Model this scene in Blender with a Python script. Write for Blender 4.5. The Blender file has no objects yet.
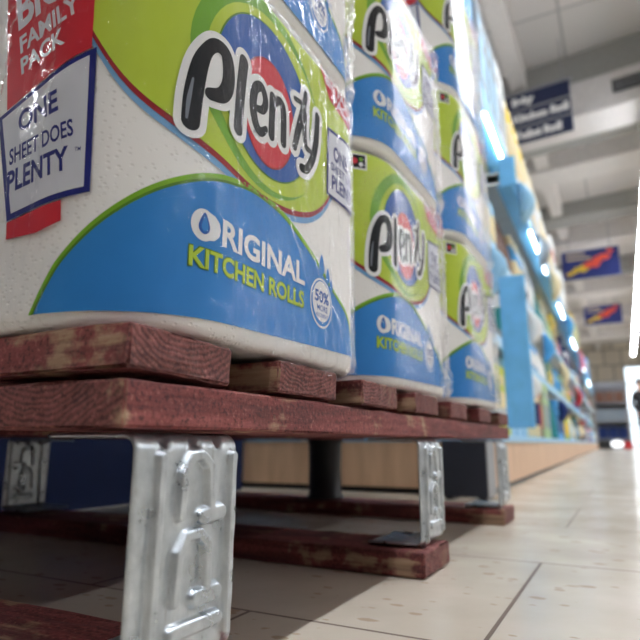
import bpy, bmesh, math, random
from mathutils import Vector, Matrix, noise
from math import sin, cos, pi, sqrt, exp
random.seed(7)
S = bpy.context.scene
COL = S.collection

# ------------------------------------------------------------------ camera
F_PX = 570.0
PITCH, ROLL, YAW = 0.2117, 0.0018, 0.4845
cam_d = bpy.data.cameras.new('camera')
cam = bpy.data.objects.new('camera', cam_d); COL.objects.link(cam)
fw = Vector((-sin(YAW)*cos(PITCH), cos(YAW)*cos(PITCH), sin(PITCH)))
rt = Vector((cos(YAW), sin(YAW), 0)); up = rt.cross(fw)
rt2 = cos(ROLL)*rt + sin(ROLL)*up; up2 = -sin(ROLL)*rt + cos(ROLL)*up
M = Matrix((rt2, up2, -fw)).transposed().to_4x4()
M.translation = Vector((0.1648, -0.1563, 0.114))
cam.matrix_world = M
cam_d.sensor_width = 36.0
cam_d.lens = F_PX/640*36.0
cam_d.clip_start = 0.01; cam_d.clip_end = 200
cam_d.dof.use_dof = True
cam_d.dof.focus_distance = 0.31
cam_d.dof.aperture_fstop = 9.2
cam_d.shift_y = 0.0
S.camera = cam

# ------------------------------------------------------------------ world + exposure
w = bpy.data.worlds.new('world'); S.world = w; w.use_nodes = True
bg = w.node_tree.nodes['Background']
bg.inputs[0].default_value = (0.86, 0.93, 1.0, 1); bg.inputs[1].default_value = 1.6
S.view_settings.view_transform = 'Standard'
S.view_settings.look = 'None'
S.view_settings.exposure = 0.80
S.view_settings.gamma = 1.0
S.view_settings.use_curve_mapping = False
S.cycles.use_denoising = True
S.cycles.max_bounces = 8
S.cycles.transparent_max_bounces = 24
S.cycles.sample_clamp_indirect = 6.0
LED = 44.0          # ceiling strip lights
SHELF_LED = 10.0

# ------------------------------------------------------------------ helpers
def lin(c):
    return tuple(((x/255)/12.92 if x/255 <= .04045 else ((x/255+.055)/1.055)**2.4) for x in c) + (1,)

class NT:
    def __init__(s, name):
        s.m = bpy.data.materials.new(name); s.m.use_nodes = True
        s.t = s.m.node_tree; s.t.nodes.clear()
        s.out = s.t.nodes.new('ShaderNodeOutputMaterial')
    def n(s, typ, ins=None, **kw):
        nd = s.t.nodes.new('ShaderNode'+typ)
        for k, v in kw.items(): setattr(nd, k, v)
        for k, v in (ins or {}).items():
            sock = nd.inputs[k]
            if isinstance(v, bpy.types.NodeSocket): s.t.links.new(v, sock)
            else: sock.default_value = v
        return nd
    def ramp(s, fac, stops):
        nd = s.n('ValToRGB', {0: fac}); e = nd.color_ramp.elements
        while len(e) < len(stops): e.new(.5)
        for k, (p, c) in zip(e, stops):
            k.position = p; k.color = c if len(c) == 4 else tuple(c)+(1,)
        return nd.outputs[0]
    def mix(s, f, a, b, bt='MIX'):
        nd = s.n('MixRGB', {0: f, 1: a, 2: b}, blend_type=bt); return nd.outputs[0]
    def math(s, op, a, b=0.0):
        return s.n('Math', {0: a, 1: b}, operation=op).outputs[0]
    def bump(s, h, strength=.3, dist=.001):
        return s.n('Bump', {'Height': h, 'Strength': strength, 'Distance': dist}).outputs[0]
    def bsdf(s, **ins):
        b = s.n('BsdfPrincipled', {k.replace('_', ' '): v for k, v in ins.items()})
        s.t.links.new(b.outputs[0], s.out.inputs[0]); return b
    def obj(s): return s.n('TexCoord').outputs['Object']

def flat(name, rgb, rough=.5, metal=0.0, var=.06, scale=30., spec=.5):
    """plain painted / printed surface with a faint procedural variation"""
    t = NT(name); c = lin(rgb)
    nz = t.n('TexNoise', {'Vector': t.obj(), 'Scale': scale, 'Detail': 3.})
    dark = tuple(x*(1-var) for x in c[:3])+(1,); lite = tuple(min(1, x*(1+var)) for x in c[:3])+(1,)
    col = t.ramp(nz.outputs[0], [(.3, dark), (.7, lite)])
    b = t.bsdf(Base_Color=col, Roughness=rough, Metallic=metal)
    b.inputs['Specular IOR Level'].default_value = spec
    return t.m
def emit(name, rgb, st):
    t = NT(name); e = t.n('Emission', {0: lin(rgb), 1: st}); t.t.links.new(e.outputs[0], t.out.inputs[0]); return t.m

def mesh_obj(name, bm, mats, parent=None, smooth=False):
    me = bpy.data.meshes.new(name); bm.to_mesh(me); bm.free()
    if not isinstance(mats, (list, tuple)): mats = [mats]
    for m in mats: me.materials.append(m)
    if smooth:
        for p in me.polygons: p.use_smooth = True
    return link(name, me, parent)
def link(name, me, parent=None):
    o = bpy.data.objects.new(name, me); COL.objects.link(o)
    if parent: o.parent = parent
    return o
def empty(name, loc=(0, 0, 0), rz=0):
    o = bpy.data.objects.new(name, None); COL.objects.link(o)
    o.location = loc; o.rotation_euler = (0, 0, rz); o.empty_display_size = .05; return o
def tag(o, label, cat, group=None):
    o['label'] = label; o['category'] = cat
    if group: o['group'] = group
    return o
def struct(o): o['kind'] = 'structure'; return o

def add_box(bm, lo, hi, mi=0, bev=0.0, seg=2):
    x0, y0, z0 = lo; x1, y1, z1 = hi
    vs = [bm.verts.new(c) for c in ((x0,y0,z0),(x1,y0,z0),(x1,y1,z0),(x0,y1,z0),(x0,y0,z1),(x1,y0,z1),(x1,y1,z1),(x0,y1,z1))]
    fs = [bm.faces.new([vs[i] for i in f]) for f in ((0,3,2,1),(4,5,6,7),(0,1,5,4),(1,2,6,5),(2,3,7,6),(3,0,4,7))]
    for f in fs: f.material_index = mi
    if bev:
        es = list({e for f in fs for e in f.edges})
        r = bmesh.ops.bevel(bm, geom=es, offset=bev, segments=seg, affect='EDGES', profile=.5)
        for f in r['faces']: f.material_index = mi
    return vs
def add_lathe(bm, prof, c=(0, 0, 0), n=20, mi=0, sx=1, sy=1):
    rings = []
    for r, z in prof:
        rings.append([bm.verts.new((c[0]+sx*r*cos(2*pi*k/n), c[1]+sy*r*sin(2*pi*k/n), c[2]+z)) for k in range(n)])
    for a, b in zip(rings, rings[1:]):
        for k in range(n):
            f = bm.faces.new((a[k], a[(k+1) % n], b[(k+1) % n], b[k])); f.material_index = mi; f.smooth = True
    f = bm.faces.new(rings[0][::-1]); f.material_index = mi
    f = bm.faces.new(rings[-1]); f.material_index = mi
def add_tube(bm, p, q, r, n=10, mi=0):
    p, q = Vector(p), Vector(q); d = (q-p).normalized()
    a = d.orthogonal().normalized(); b = d.cross(a)
    A = [bm.verts.new(p+r*(cos(2*pi*k/n)*a+sin(2*pi*k/n)*b)) for k in range(n)]
    B = [bm.verts.new(q+r*(cos(2*pi*k/n)*a+sin(2*pi*k/n)*b)) for k in range(n)]
    for k in range(n):
        f = bm.faces.new((A[k], A[(k+1) % n], B[(k+1) % n], B[k])); f.material_index = mi; f.smooth = True
    for f in (bm.faces.new(A[::-1]), bm.faces.new(B)): f.material_index = mi
def box_obj(name, lo, hi, m, parent=None, bev=0.0):
    bm = bmesh.new(); add_box(bm, lo, hi, 0, bev); return mesh_obj(name, bm, m, parent)

# ------------------------------------------------------------------ materials
def mat_floor():
    t = NT('floor_tile')
    pos = t.n('NewGeometry').outputs['Position']
    mp = t.n('Mapping', {'Vector': pos, 'Location': (-.08+.157, -.2, 0)})
    br = t.n('TexBrick', {'Vector': mp.outputs[0], 'Scale': 1., 'Mortar Size': .0016, 'Mortar Smooth': .2, 'Bias': 0.,
             'Brick Width': .314, 'Row Height': .267, 'Color1': lin((208, 197, 180)), 'Color2': lin((200, 189, 172)), 'Mortar': lin((112, 96, 82))})
    br.offset = .5; br.offset_frequency = 2
    st = t.n('Mapping', {'Vector': pos, 'Scale': (1., 1.9, 1.), 'Rotation': (0, 0, .5)})
    vo = t.n('TexVoronoi', {'Vector': st.outputs[0], 'Scale': 48., 'Randomness': 1.})
    wob = t.n('TexNoise', {'Vector': pos, 'Scale': 90., 'Detail': 3.})
    d = t.math('ADD', vo.outputs['Distance'], t.math('MULTIPLY', t.math('SUBTRACT', wob.outputs[0], .5), .5))
    sel = t.n('TexWhiteNoise', {'Vector': vo.outputs['Position']}, noise_dimensions='3D')
    size = t.math('MULTIPLY', t.math('POWER', sel.outputs['Value'], 2.5), .34)
    fl = t.n('MapRange', {0: t.math('SUBTRACT', d, size), 1: -.03, 2: .05, 3: .55, 4: 0.}).outputs[0]
    big = t.n('TexNoise', {'Vector': pos, 'Scale': 9., 'Detail': 5.})
    c = t.mix(.35, br.outputs[0], t.ramp(big.outputs[0], [(.3, lin((188, 176, 160))), (.7, lin((228, 220, 206)))]))
    c = t.mix(fl, c, lin((166, 136, 104)))
    c = t.mix(br.outputs['Fac'], c, lin((104, 88, 76)))
    rg = t.n('MapRange', {0: big.outputs[0], 1: .3, 2: .7, 3: .16, 4: .26}).outputs[0]
    rg = t.math('ADD', rg, t.math('MULTIPLY', br.outputs['Fac'], .5))
    b = t.bsdf(Base_Color=c, Roughness=rg, Normal=t.bump(t.math('SUBTRACT', 1., br.outputs['Fac']), .5, .0008))
    return t.m

def mat_pallet(along):
    """red stained softwood, worn to raw wood; ring pattern on the ends, long grain elsewhere"""
    t = NT('stained_pallet_wood_'+along)
    tc = t.n('TexCoord'); p = tc.outputs['Object']
    rnd = t.n('ObjectInfo').outputs['Random']
    off = t.n('CombineXYZ', {0: t.math('MULTIPLY', rnd, 7.3), 1: t.math('MULTIPLY', rnd, 3.1), 2: t.math('MULTIPLY', rnd, 5.7)}).outputs[0]
    pr = t.n('VectorMath', {0: p, 1: off}, operation='ADD').outputs[0]
    nsep = t.n('SeparateXYZ', {0: tc.outputs['Normal']})
    ax = 0 if along == 'x' else 1
    endf = t.math('GREATER_THAN', t.math('ABSOLUTE', nsep.outputs[ax]), .75)
    # long grain
    sc = (6, 70, 70) if along == 'x' else (70, 6, 70)
    mp = t.n('Mapping', {'Vector': pr, 'Scale': sc})
    g1 = t.n('TexNoise', {'Vector': mp.outputs[0], 'Scale': 1.6, 'Detail': 6., 'Roughness': .65}).outputs[0]
    # end grain rings: distance from a pith set outside the board, different for each board
    sp = t.n('SeparateXYZ', {0: p})
    lat = sp.outputs[1] if along == 'x' else sp.outputs[0]
    cx = t.math('ADD', lat, t.math('MULTIPLY', t.math('SUBTRACT', rnd, .5), .06))
    cz = t.math('ADD', sp.outputs[2], t.math('SUBTRACT', t.math('MULTIPLY', t.math('FRACT', t.math('MULTIPLY', rnd, 13.7)), .03), .040))
    rad = t.math('SQRT', t.math('ADD', t.math('MULTIPLY', cx, cx), t.math('MULTIPLY', t.math('MULTIPLY', cz, cz), 2.2)))
    nw = t.n('TexNoise', {'Vector': pr, 'Scale': 45., 'Detail': 2.}).outputs[0]
    rad = t.math('ADD', rad, t.math('MULTIPLY', nw, .012))
    nw2 = t.n('TexNoise', {'Vector': pr, 'Scale': 160., 'Detail': 4.}).outputs[0]
    ring = t.math('ADD', t.math('MULTIPLY', t.math('SINE', t.math('ADD', t.math('MULTIPLY', rad, 1700.), t.math('MULTIPLY', nw2, 4.))), .22), .5)
    ring = t.math('ADD', ring, t.math('MULTIPLY', t.math('SUBTRACT', nw2, .5), 1.1))
    speck = t.n('TexNoise', {'Vector': pr, 'Scale': 420., 'Detail': 4., 'Roughness': .7}).outputs[0]
    blot = t.n('TexNoise', {'Vector': pr, 'Scale': 26., 'Detail': 6., 'Roughness': .62}).outputs[0]
    red_l = t.ramp(g1, [(.25, lin((66, 32, 34))), (.5, lin((124, 60, 58))), (.75, lin((158, 90, 84)))])
    red_e = t.ramp(ring, [(.1, lin((78, 40, 39))), (.9, lin((136, 80, 74)))])
    c = t.mix(endf, red_l, red_e)
    # pin-pricked dark speckle over the paint
    sp2 = t.n('MapRange', {0: speck, 1: .52, 2: .64, 3: 0., 4: .75}).outputs[0]
    c = t.mix(sp2, c, lin((52, 26, 28)))
    sp3 = t.n('MapRange', {0: speck, 1: .42, 2: .32, 3: 0., 4: .45}).outputs[0]
    c = t.mix(sp3, c, lin((190, 132, 114)))
    # worn to raw timber
    e2 = t.math('ADD', blot, t.math('MULTIPLY', g1, .35))
    # the outer (camera-side) faces near the board ends are knocked bare
    px_ = t.n('SeparateXYZ', {0: p}).outputs[0]
    side = t.math('LESS_THAN', nsep.outputs[1], -.7)
    if along == 'x':
        e2 = t.math('ADD', e2, t.math('MULTIPLY', t.math('MULTIPLY', side, t.n('MapRange', {0: px_, 1: .235, 2: .285, 3: .0, 4: .11}).outputs[0]), t.n('MapRange', {0: sp.outputs[2], 1: .006, 2: .003, 3: 0., 4: 1.}).outputs[0]))
    else:
        e2 = t.math('ADD', e2, t.math('MULTIPLY', side, .06))
    wear = t.n('MapRange', {0: e2, 1: .73 if along == 'x' else .76, 2: .82 if along == 'x' else .86, 3: 0., 4: 1.}).outputs[0]
    raw = t.ramp(g1, [(.25, lin((96, 72, 56))), (.5, lin((158, 128, 102))), (.8, lin((198, 172, 142)))])
    c = t.mix(t.math('MULTIPLY', wear, t.math('SUBTRACT', 1., t.math('MULTIPLY', endf, .75 if along == 'x' else .2))), c, raw)
    dirt = t.n('MapRange', {0: t.n('TexNoise', {'Vector': pr, 'Scale': 14., 'Detail': 5.}).outputs[0], 1: .56, 2: .72, 3: 0., 4: .6}).outputs[0]
    c = t.mix(dirt, c, lin((62, 44, 40)))
    h = t.math('ADD', t.math('MULTIPLY', g1, .6), t.math('ADD', t.math('MULTIPLY', speck, .5), t.math('MULTIPLY', t.math('MULTIPLY', ring, endf), .3)))
    t.bsdf(Base_Color=c, Roughness=.78, Normal=t.bump(h, .7, .0012))
    return t.m

def mat_galv():
    t = NT('galvanised_steel'); p = t.obj()
    n1 = t.n('TexNoise', {'Vector': p, 'Scale': 60., 'Detail': 5., 'Roughness': .6}).outputs[0]
    sc = t.n('Mapping', {'Vector': p, 'Scale': (300, 300, 60)})
    n2 = t.n('TexNoise', {'Vector': sc.outputs[0], 'Scale': 1., 'Detail': 6., 'Roughness': .7}).outputs[0]
    c = t.ramp(n1, [(.25, lin((164, 172, 178))), (.5, lin((194, 201, 206))), (.75, lin((220, 225, 228)))])
    grime = t.n('MapRange', {0: n2, 1: .58, 2: .74, 3: 0., 4: .6}).outputs[0]
    c = t.mix(grime, c, lin((118, 112, 104)))
    r = t.n('MapRange', {0: n1, 1: .3, 2: .7, 3: .24, 4: .40}).outputs[0]
    t.bsdf(Base_Color=c, Roughness=r, Metallic=.86, Normal=t.bump(n2, .12, .0006))
    return t.m

def mat_paper():
    t = NT('embossed_paper'); p = t.obj()
    mp = t.n('Mapping', {'Vector': p, 'Scale': (1, 1, 1.25)})
    vo = t.n('TexVoronoi', {'Vector': mp.outputs[0], 'Scale': 270., 'Randomness': .7})
    cells = t.n('TexVoronoi', {'Vector': p, 'Scale': 34., 'Randomness': .8}, feature='DISTANCE_TO_EDGE')
    dots = t.n('MapRange', {0: vo.outputs['Distance'], 1: .12, 2: .34, 3: 0., 4: 1.}).outputs[0]
    line = t.n('MapRange', {0: cells.outputs[0], 1: .12, 2: .3, 3: 0., 4: 1.}).outputs[0]
    h = t.math('MAXIMUM', dots, line)
    c = t.mix(h, lin((238, 235, 230)), lin((245, 243, 239)))
    b = t.bsdf(Base_Color=c, Roughness=.9, Normal=t.bump(h, .36, .0008))
    return t.m

def mat_film(k):
    t = NT('clear_film_%s' % k); p = t.obj()
    d = t.n('TexNoise', {'Vector': t.n('Mapping', {'Vector': p, 'Scale': (1, 1, .3)}).outputs[0], 'Scale': 60., 'Detail': 4., 'Roughness': .55, 'Distortion': 1.2}).outputs[0]
    wp = t.n('TexNoise', {'Vector': p, 'Scale': 40., 'Detail': 2.})
    q = t.n('VectorMath', {0: p, 1: t.n('VectorMath', {0: wp.outputs['Color'], 'Scale': .02}, operation='SCALE').outputs[0]}, operation='ADD').outputs[0]
    vo = t.n('TexVoronoi', {'Vector': q, 'Scale': 120.}).outputs['Distance']
    ridge = t.math('ABSOLUTE', t.math('SUBTRACT', d, .5))
    h = t.math('ADD', ridge, t.math('MULTIPLY', vo, .10))
    nb = t.bump(h, .45, .004)
    gl = t.n('BsdfGlossy', {'Color': (1, 1, 1, 1), 'Roughness': .07, 'Normal': nb})
    tr = t.n('BsdfTransparent', {'Color': (.985, .985, .985, 1)})
    fr = t.n('Fresnel', {'IOR': 1.36, 'Normal': nb})
    f = t.math('MINIMUM', t.math('MAXIMUM', t.math('SUBTRACT', t.math('MULTIPLY', fr.outputs[0], .9), .013), .004), .32)
    mx = t.n('MixShader', {0: f, 1: tr.outputs[0], 2: gl.outputs[0]})
    t.t.links.new(mx.outputs[0], t.out.inputs[0])
    return t.m

def mat_plinth():
    t = NT('beech_laminate'); p = t.obj()
    mp = t.n('Mapping', {'Vector': p, 'Scale': (9, 9, 1.2)})
    g = t.n('TexNoise', {'Vector': mp.outputs[0], 'Scale': 4., 'Detail': 5.}).outputs[0]
    c = t.ramp(g, [(.3, lin((206, 168, 134))), (.7, lin((230, 194, 160)))])
    t.bsdf(Base_Color=c, Roughness=.5); return t.m

def mat_ceiling():
    t = NT('ceiling_board'); p = t.n('NewGeometry').outputs['Position']
    br = t.n('TexBrick', {'Vector': p, 'Scale': 1., 'Mortar Size': .012, 'Brick Width': 1.4, 'Row Height': 1.15,
             'Color1': lin((206, 202, 199)), 'Color2': lin((200, 197, 194)), 'Mortar': lin((160, 160, 160))})
    br.offset = 0.
    t.bsdf(Base_Color=br.outputs[0], Roughness=.8); return t.m
def mat_farwall():
    t = NT('far_wall_cladding'); p = t.n('NewGeometry').outputs['Position']
    mp = t.n('Mapping', {'Vector': p, 'Rotation': (pi/2, 0, 0)})
    br = t.n('TexBrick', {'Vector': mp.outputs[0], 'Scale': 1., 'Mortar Size': .03, 'Brick Width': .6, 'Row Height': .6,
             'Color1': lin((206, 198, 182)), 'Color2': lin((190, 182, 168)), 'Mortar': lin((140, 134, 126))})
    t.bsdf(Base_Color=br.outputs[0], Roughness=.7); return t.m

M_FLOOR, M_WX, M_WY, M_GALV, M_PAPER = mat_floor(), mat_pallet('x'), mat_pallet('y'), mat_galv(), mat_paper()
M_PLINTH, M_CEIL, M_FAR = mat_plinth(), mat_ceiling(), mat_farwall()
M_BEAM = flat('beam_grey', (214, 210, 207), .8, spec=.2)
M_BEAMD = flat('beam_dark_grey', (158, 158, 154), .8, spec=.2)  # darker grey used on some of the cross beams
M_WALLD = flat('darkened_wall', (74, 68, 64), .8)  # unseen walls darkened for leg reflections and shade under the pallet
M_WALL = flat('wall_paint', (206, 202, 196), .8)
M_LED = emit('lamp_white', (244, 248, 255), LED)
M_SLED = emit('shelf_lamp_white', (240, 250, 255), SHELF_LED)
M_HOUSE = flat('lamp_housing', (226, 228, 228), .4)
M_NAVY = flat('sign_navy', (26, 38, 76), .45)
M_WHITE = flat('plain_white', (236, 236, 234), .45)
M_BLACK = flat('black_plastic', (28, 28, 31), .42)
M_DARK = flat('charcoal_panel', (38, 42, 54), .5)
M_GREY = flat('grey_metal', (150, 152, 156), .4, .3)
M_BLUE = flat('sky_blue_panel', (120, 194, 244), .45, spec=.3)
M_BLUE2 = flat('pale_blue_panel', (160, 208, 238), .45)
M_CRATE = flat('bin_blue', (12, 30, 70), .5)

# ------------------------------------------------------------------ the setting
struct(box_obj('floor', (-9, -6, -.05), (9, 30, 0), M_FLOOR))
CZ = 3.8
struct(box_obj('ceiling', (-9, -6, CZ), (9, 24, CZ+.1), M_CEIL))
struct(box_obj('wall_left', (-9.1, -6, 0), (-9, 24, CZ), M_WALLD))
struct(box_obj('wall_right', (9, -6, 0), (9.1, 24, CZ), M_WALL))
struct(box_obj('wall_back', (-9, -3.1, 0), (9, -3, CZ), M_WALLD))  # unseen wall, moved in close for darker reflections
bm = bmesh.new()
DX0, DX1, DZ = 0.30, 3.3, 2.95
add_box(bm, (-9, 24, 0), (DX0, 24.15, CZ)); add_box(bm, (DX1, 24, 0), (9, 24.15, CZ)); add_box(bm, (DX0, 24, DZ), (DX1, 24.15, CZ))
struct(mesh_obj('wall_far', bm, M_FAR))
d1 = struct(empty('door_1', (DX0, 24.07, 0)))
bm = bmesh.new(); W_ = DX1-DX0
for x in (0, 1, 2, W_-.06): add_box(bm, (x, -.04, 0), (x+.06, .04, DZ))
for z in (0, .75, 1.5, 2.25, DZ-.06): add_box(bm, (0, -.03, z), (W_, .03, z+.05))
struct(mesh_obj('door_frame', bm, M_GREY, d1))
tg = NT('clear_glass')
gl = tg.n('BsdfGlossy', {'Roughness': .02}); tr = tg.n('BsdfTransparent', {'Color': (.93, .97, .98, 1)})
mxg = tg.n('MixShader', {0: .06, 1: tr.outputs[0], 2: gl.outputs[0]}); tg.t.links.new(mxg.outputs[0], tg.out.inputs[0])
struct(box_obj('door_glass', (.03, -.006, .03), (W_-.03, .006, DZ-.03), tg.m, d1))

# ceiling beams: cross beams (along X) and one pair of long beams (along Y)
n = 0
def beam(lo, hi, m):
    global n; n += 1
    if hi[0]-lo[0] > 5:                       # cross beams run a little askew to the aisle
        L = 9.4; yc = (lo[1]+hi[1])/2
        o = box_obj('trim_%d' % n, (-8.3, lo[1]-yc, lo[2]), (8.3, hi[1]-yc, hi[2]), m)
        o.location = (0, yc, 0); o.rotation_euler = (0, 0, -.10); return struct(o)
    return struct(box_obj('trim_%d' % n, lo, hi, m))
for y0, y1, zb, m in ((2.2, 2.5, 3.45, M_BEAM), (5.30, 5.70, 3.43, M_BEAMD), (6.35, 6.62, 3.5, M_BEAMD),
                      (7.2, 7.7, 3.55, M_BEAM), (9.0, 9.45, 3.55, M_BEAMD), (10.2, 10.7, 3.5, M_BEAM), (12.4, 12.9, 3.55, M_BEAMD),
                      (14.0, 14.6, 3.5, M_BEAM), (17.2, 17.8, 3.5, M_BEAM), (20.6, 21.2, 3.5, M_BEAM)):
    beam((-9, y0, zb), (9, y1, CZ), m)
struct(box_obj('trim_20', (-8.3, -.22, 0), (8.3, .2, .345), M_BEAM)); bpy.data.objects['trim_20'].location = (0, 5.42, 3.085); bpy.data.objects['trim_20'].rotation_euler = (0, 0, -.10)
beam((-.54, 2.5, 3.60), (-.38, 24, CZ), M_BEAM)
beam((2.6, 2.5, 3.62), (2.78, 24, CZ), M_BEAM)
# ventilation grille on the face of the second cross beam
duct = empty('air_vent', (.36, 5.150, 3.21), -.10)
bm = bmesh.new(); add_box(bm, (0, 0, 0), (.62, .012, .13), 0, .003); mesh_obj('back_plate', bm, M_BLACK, duct)
for k in range(6): box_obj('louvre', (.015, -.010, .016+k*.018), (.605, .0, .022+k*.018), M_GREY, duct)
tag(duct, 'dark slotted air vent on the face of a pale ceiling beam', 'vent')

# strip lights: continuous rows along the aisles
def strip(x, y0, y1, z, label, group=None, first=[None]):
    L = y1-y0
    r = empty('strip_light', (x, y0, z))
    bm = bmesh.new(); add_box(bm, (-.036, 0, .012), (.036, L, .06), 0, .006)
    for k in range(int(L//3)+1):
        add_tube(bm, (0, min(L-.1, .2+3*k), .07), (0, min(L-.1, .2+3*k), CZ-z), .006)
    mesh_obj('lamp_housing', bm, M_HOUSE, r)
    bm = bmesh.new(); add_box(bm, (-.034, .03, -.008), (.034, L-.03, .012), 0, .008)
    mesh_obj('diffuser', bm, M_LED, r)
    tag(r, label, 'light', group); return r
strip(.618, -2.8, 20.4, 2.85, 'long white strip light hanging over the aisle beside the kitchen roll pallet')
for x in (5.2, -4.6):  # unseen rows added to fill the hall and brighten the ceiling
    strip(x, -2.8, 21.4, 3.0, 'unseen strip light added over another aisle to brighten the ceiling', 'added strip lights over the other aisles')

# ------------------------------------------------------------------ the raised half pallet
pallet = empty('display_pallet', (0, 0, 0))
tag(pallet, 'red stained wooden half pallet on pressed steel legs carrying the kitchen rolls', 'pallet')
def plank(name, lo, hi, m, seed, amp=.0009, step=.008, warp=None):
    """a sawn board: fine grid box with rounded, chipped edges"""
    c = [(a+b)/2 for a, b in zip(lo, hi)]; h = [(b-a)/2 for a, b in zip(lo, hi)]
    bm = bmesh.new(); add_box(bm, [-x for x in h], h, 0)
    long = max(range(3), key=lambda i: h[i])
    for ax in range(3):
        st = step*2.5 if ax == long else (step*.7 if ax != 2 else .005)
        k = max(1, int(2*h[ax]/st))
        nrm = Vector((0, 0, 0)); nrm[ax] = 1
        cuts = [-h[ax]+2*h[ax]*i/k for i in range(1, k)] + [-h[ax]+.0014, h[ax]-.0014]
        for x in sorted(cuts):
            bmesh.ops.bisect_plane(bm, geom=bm.verts[:]+bm.edges[:]+bm.faces[:], plane_co=nrm*x, plane_no=nrm, dist=1e-7)
    for v in bm.verts:
        on = [abs(abs(v.co[i])-h[i]) < 1e-6 for i in range(3)]
        q = v.co*110+Vector((seed*9.1, seed*3.3, seed*5.7))
        d = noise.noise(q)*amp
        if sum(on) >= 2:
            chip = max(0, noise.noise(v.co*55+Vector((seed, 2*seed, 0)))-.12)*.008
            for i in range(3):
                if on[i]: v.co[i] -= math.copysign(.0010+chip, v.co[i])
        for i in range(3):
            if on[i] and sum(on) == 1: v.co[i] += math.copysign(1, v.co[i])*(d-amp*.3)
        v.co.z += noise.noise(Vector((v.co[long]*6, seed*7.7, 0)))*.0007
    o = mesh_obj(name, bm, m, pallet); o.location = c
    return o
for i, y in enumerate((0, .109, .223, .342, .462, .600, .735)):
    b = plank('deck_board', (-.600, y, .1405), (0, y+(.066 if i == 0 else .073), .1590), M_WX, i+1)
    if i == 0: b.rotation_euler = (-.030, .0, 0); b.location.z += .0006
plank('stringer', (-.096, .0, .1192), (0, .808, .1385), M_WY, 21)
plank('stringer', (-.348, .0, .1192), (-.252, .808, .1385), M_WY, 22)
plank('stringer', (-.600, .0, .1192), (-.504, .808, .1385), M_WY, 23)
SK = ((.004, .086), (.342, .420), (.7075, .7861))
for k, (a, b_) in enumerate(SK):
    plank('skid_board', (-.604, a, .0005), (.0035, b_, .0215), M_WX, 31+k)

# pressed steel leg: C profile with embossed ribs
LW = .0665
RIBS = [[(11, 24), (13, 108)], [(59, 33), (60.5, 108)],
        [(25.5, 84), (26.5, 101), (31, 108), (38, 108.5), (43.5, 104), (45, 87)], [(40, 82.5), (52, 83.5)],
        [(24, 51), (25.5, 69), (30, 75.5), (38, 76), (43.5, 71.5), (44, 55)], [(37.5, 50), (50.5, 50.5)], [(24, 39.5), (52, 39.5)]]
RW = [2.6, 2.6, 2.7, 4.2, 2.7, 4.2, 3.6]
def segd(p, a, b):
    ax, ay = a; bx, by = b; px, py = p
    L = (bx-ax)**2+(by-ay)**2; t = max(0, min(1, ((px-ax)*(bx-ax)+(py-ay)*(by-ay))/L))
    return sqrt((px-ax-t*(bx-ax))**2+(py-ay-t*(by-ay))**2)
def leg_mesh():
    zt, zb, fl, r = .1180, .0235, .052, .0075
    path = []
    for k in range(12): path.append((-fl+(fl-r)*k/12, zt, 0, 1))
    for k in range(9):
        a = pi/2*k/8; path.append((-r+r*sin(a), zt-r+r*cos(a), sin(a), cos(a)))
    N = 150
    for k in range(1, N): path.append((0, zt-r-(zt-zb-2*r)*k/N, 1, 0))
    for k in range(9):
        a = pi/2*k/8; path.append((-r+r*cos(a), zb+r-r*sin(a), cos(a), -sin(a)))
    for k in range(1, 13): path.append((-r-(fl-r)*k/12, zb, 0, -1))
    NY = 110
    bm = bmesh.new(); rows = []
    for (x, z, nx, nz) in path:
        row = []
        for j in range(NY+1):
            y = LW*1000*j/NY; h = 0
            if nx > .3:
                for rib, rw in zip(RIBS, RW):
                    d = min(segd((y, z*1000), a, b) for a, b in zip(rib, rib[1:]))
                    q = max(0, 1-(d/rw)**2)
                    h = max(h, 3.2*min(1, 1.9*q) if q > 0 else 0)
            if nx*nz > .02 and z > .1:                       # darts pressed into the top bend
                for yc in (17, 35, 52):
                    h -= 3.2*max(0, 1-abs(y-yc)/4.0)*min(1, 2*nx*nz)
            e = min(y, LW*1000-y)
            if e < 2.2: h -= (2.2-e)**2*.28
            h *= .001
            wz = (z-.07)/.05
            yy = (y/1000-LW/2)*(1-.0*wz)+LW/2
            row.append(bm.verts.new((x+nx*h, yy, z+nz*h)))
        rows.append(row)
    for a, b in zip(rows, rows[1:]):
        for j in range(NY):
            bm.faces.new((a[j], b[j], b[j+1], a[j+1])).smooth = True
    bmesh.ops.recalc_face_normals(bm, faces=bm.faces[:])
    me = bpy.data.meshes.new('leg'); bm.to_mesh(me); bm.free(); me.materials.append(M_GALV)
    return me
legm = leg_mesh()
def leg(x, y, rz):
    o = link('leg', legm, pallet); o.location = (x, y, 0); o.rotation_euler = (0, 0, rz)
    s = o.modifiers.new('sheet', 'SOLIDIFY'); s.thickness = .0016; s.offset = -1
    return o
for y in (.0103, .3585, .7185):
    leg(-.0030, y, 0)
    leg(-.5960, y+LW, pi)
for k, y in enumerate((.045, .381, .747)):
    bm = bmesh.new()
    add_lathe(bm, [(.031, .0215), (.031, .025), (.0285, .028), (.0275, .07), (.0285, .112), (.031, .115), (.031, .1190)], (-.3, y, 0), 28)
    mesh_obj('centre_post', bm, M_BLACK, pallet)['label'] = 'black plastic middle post'

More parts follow.
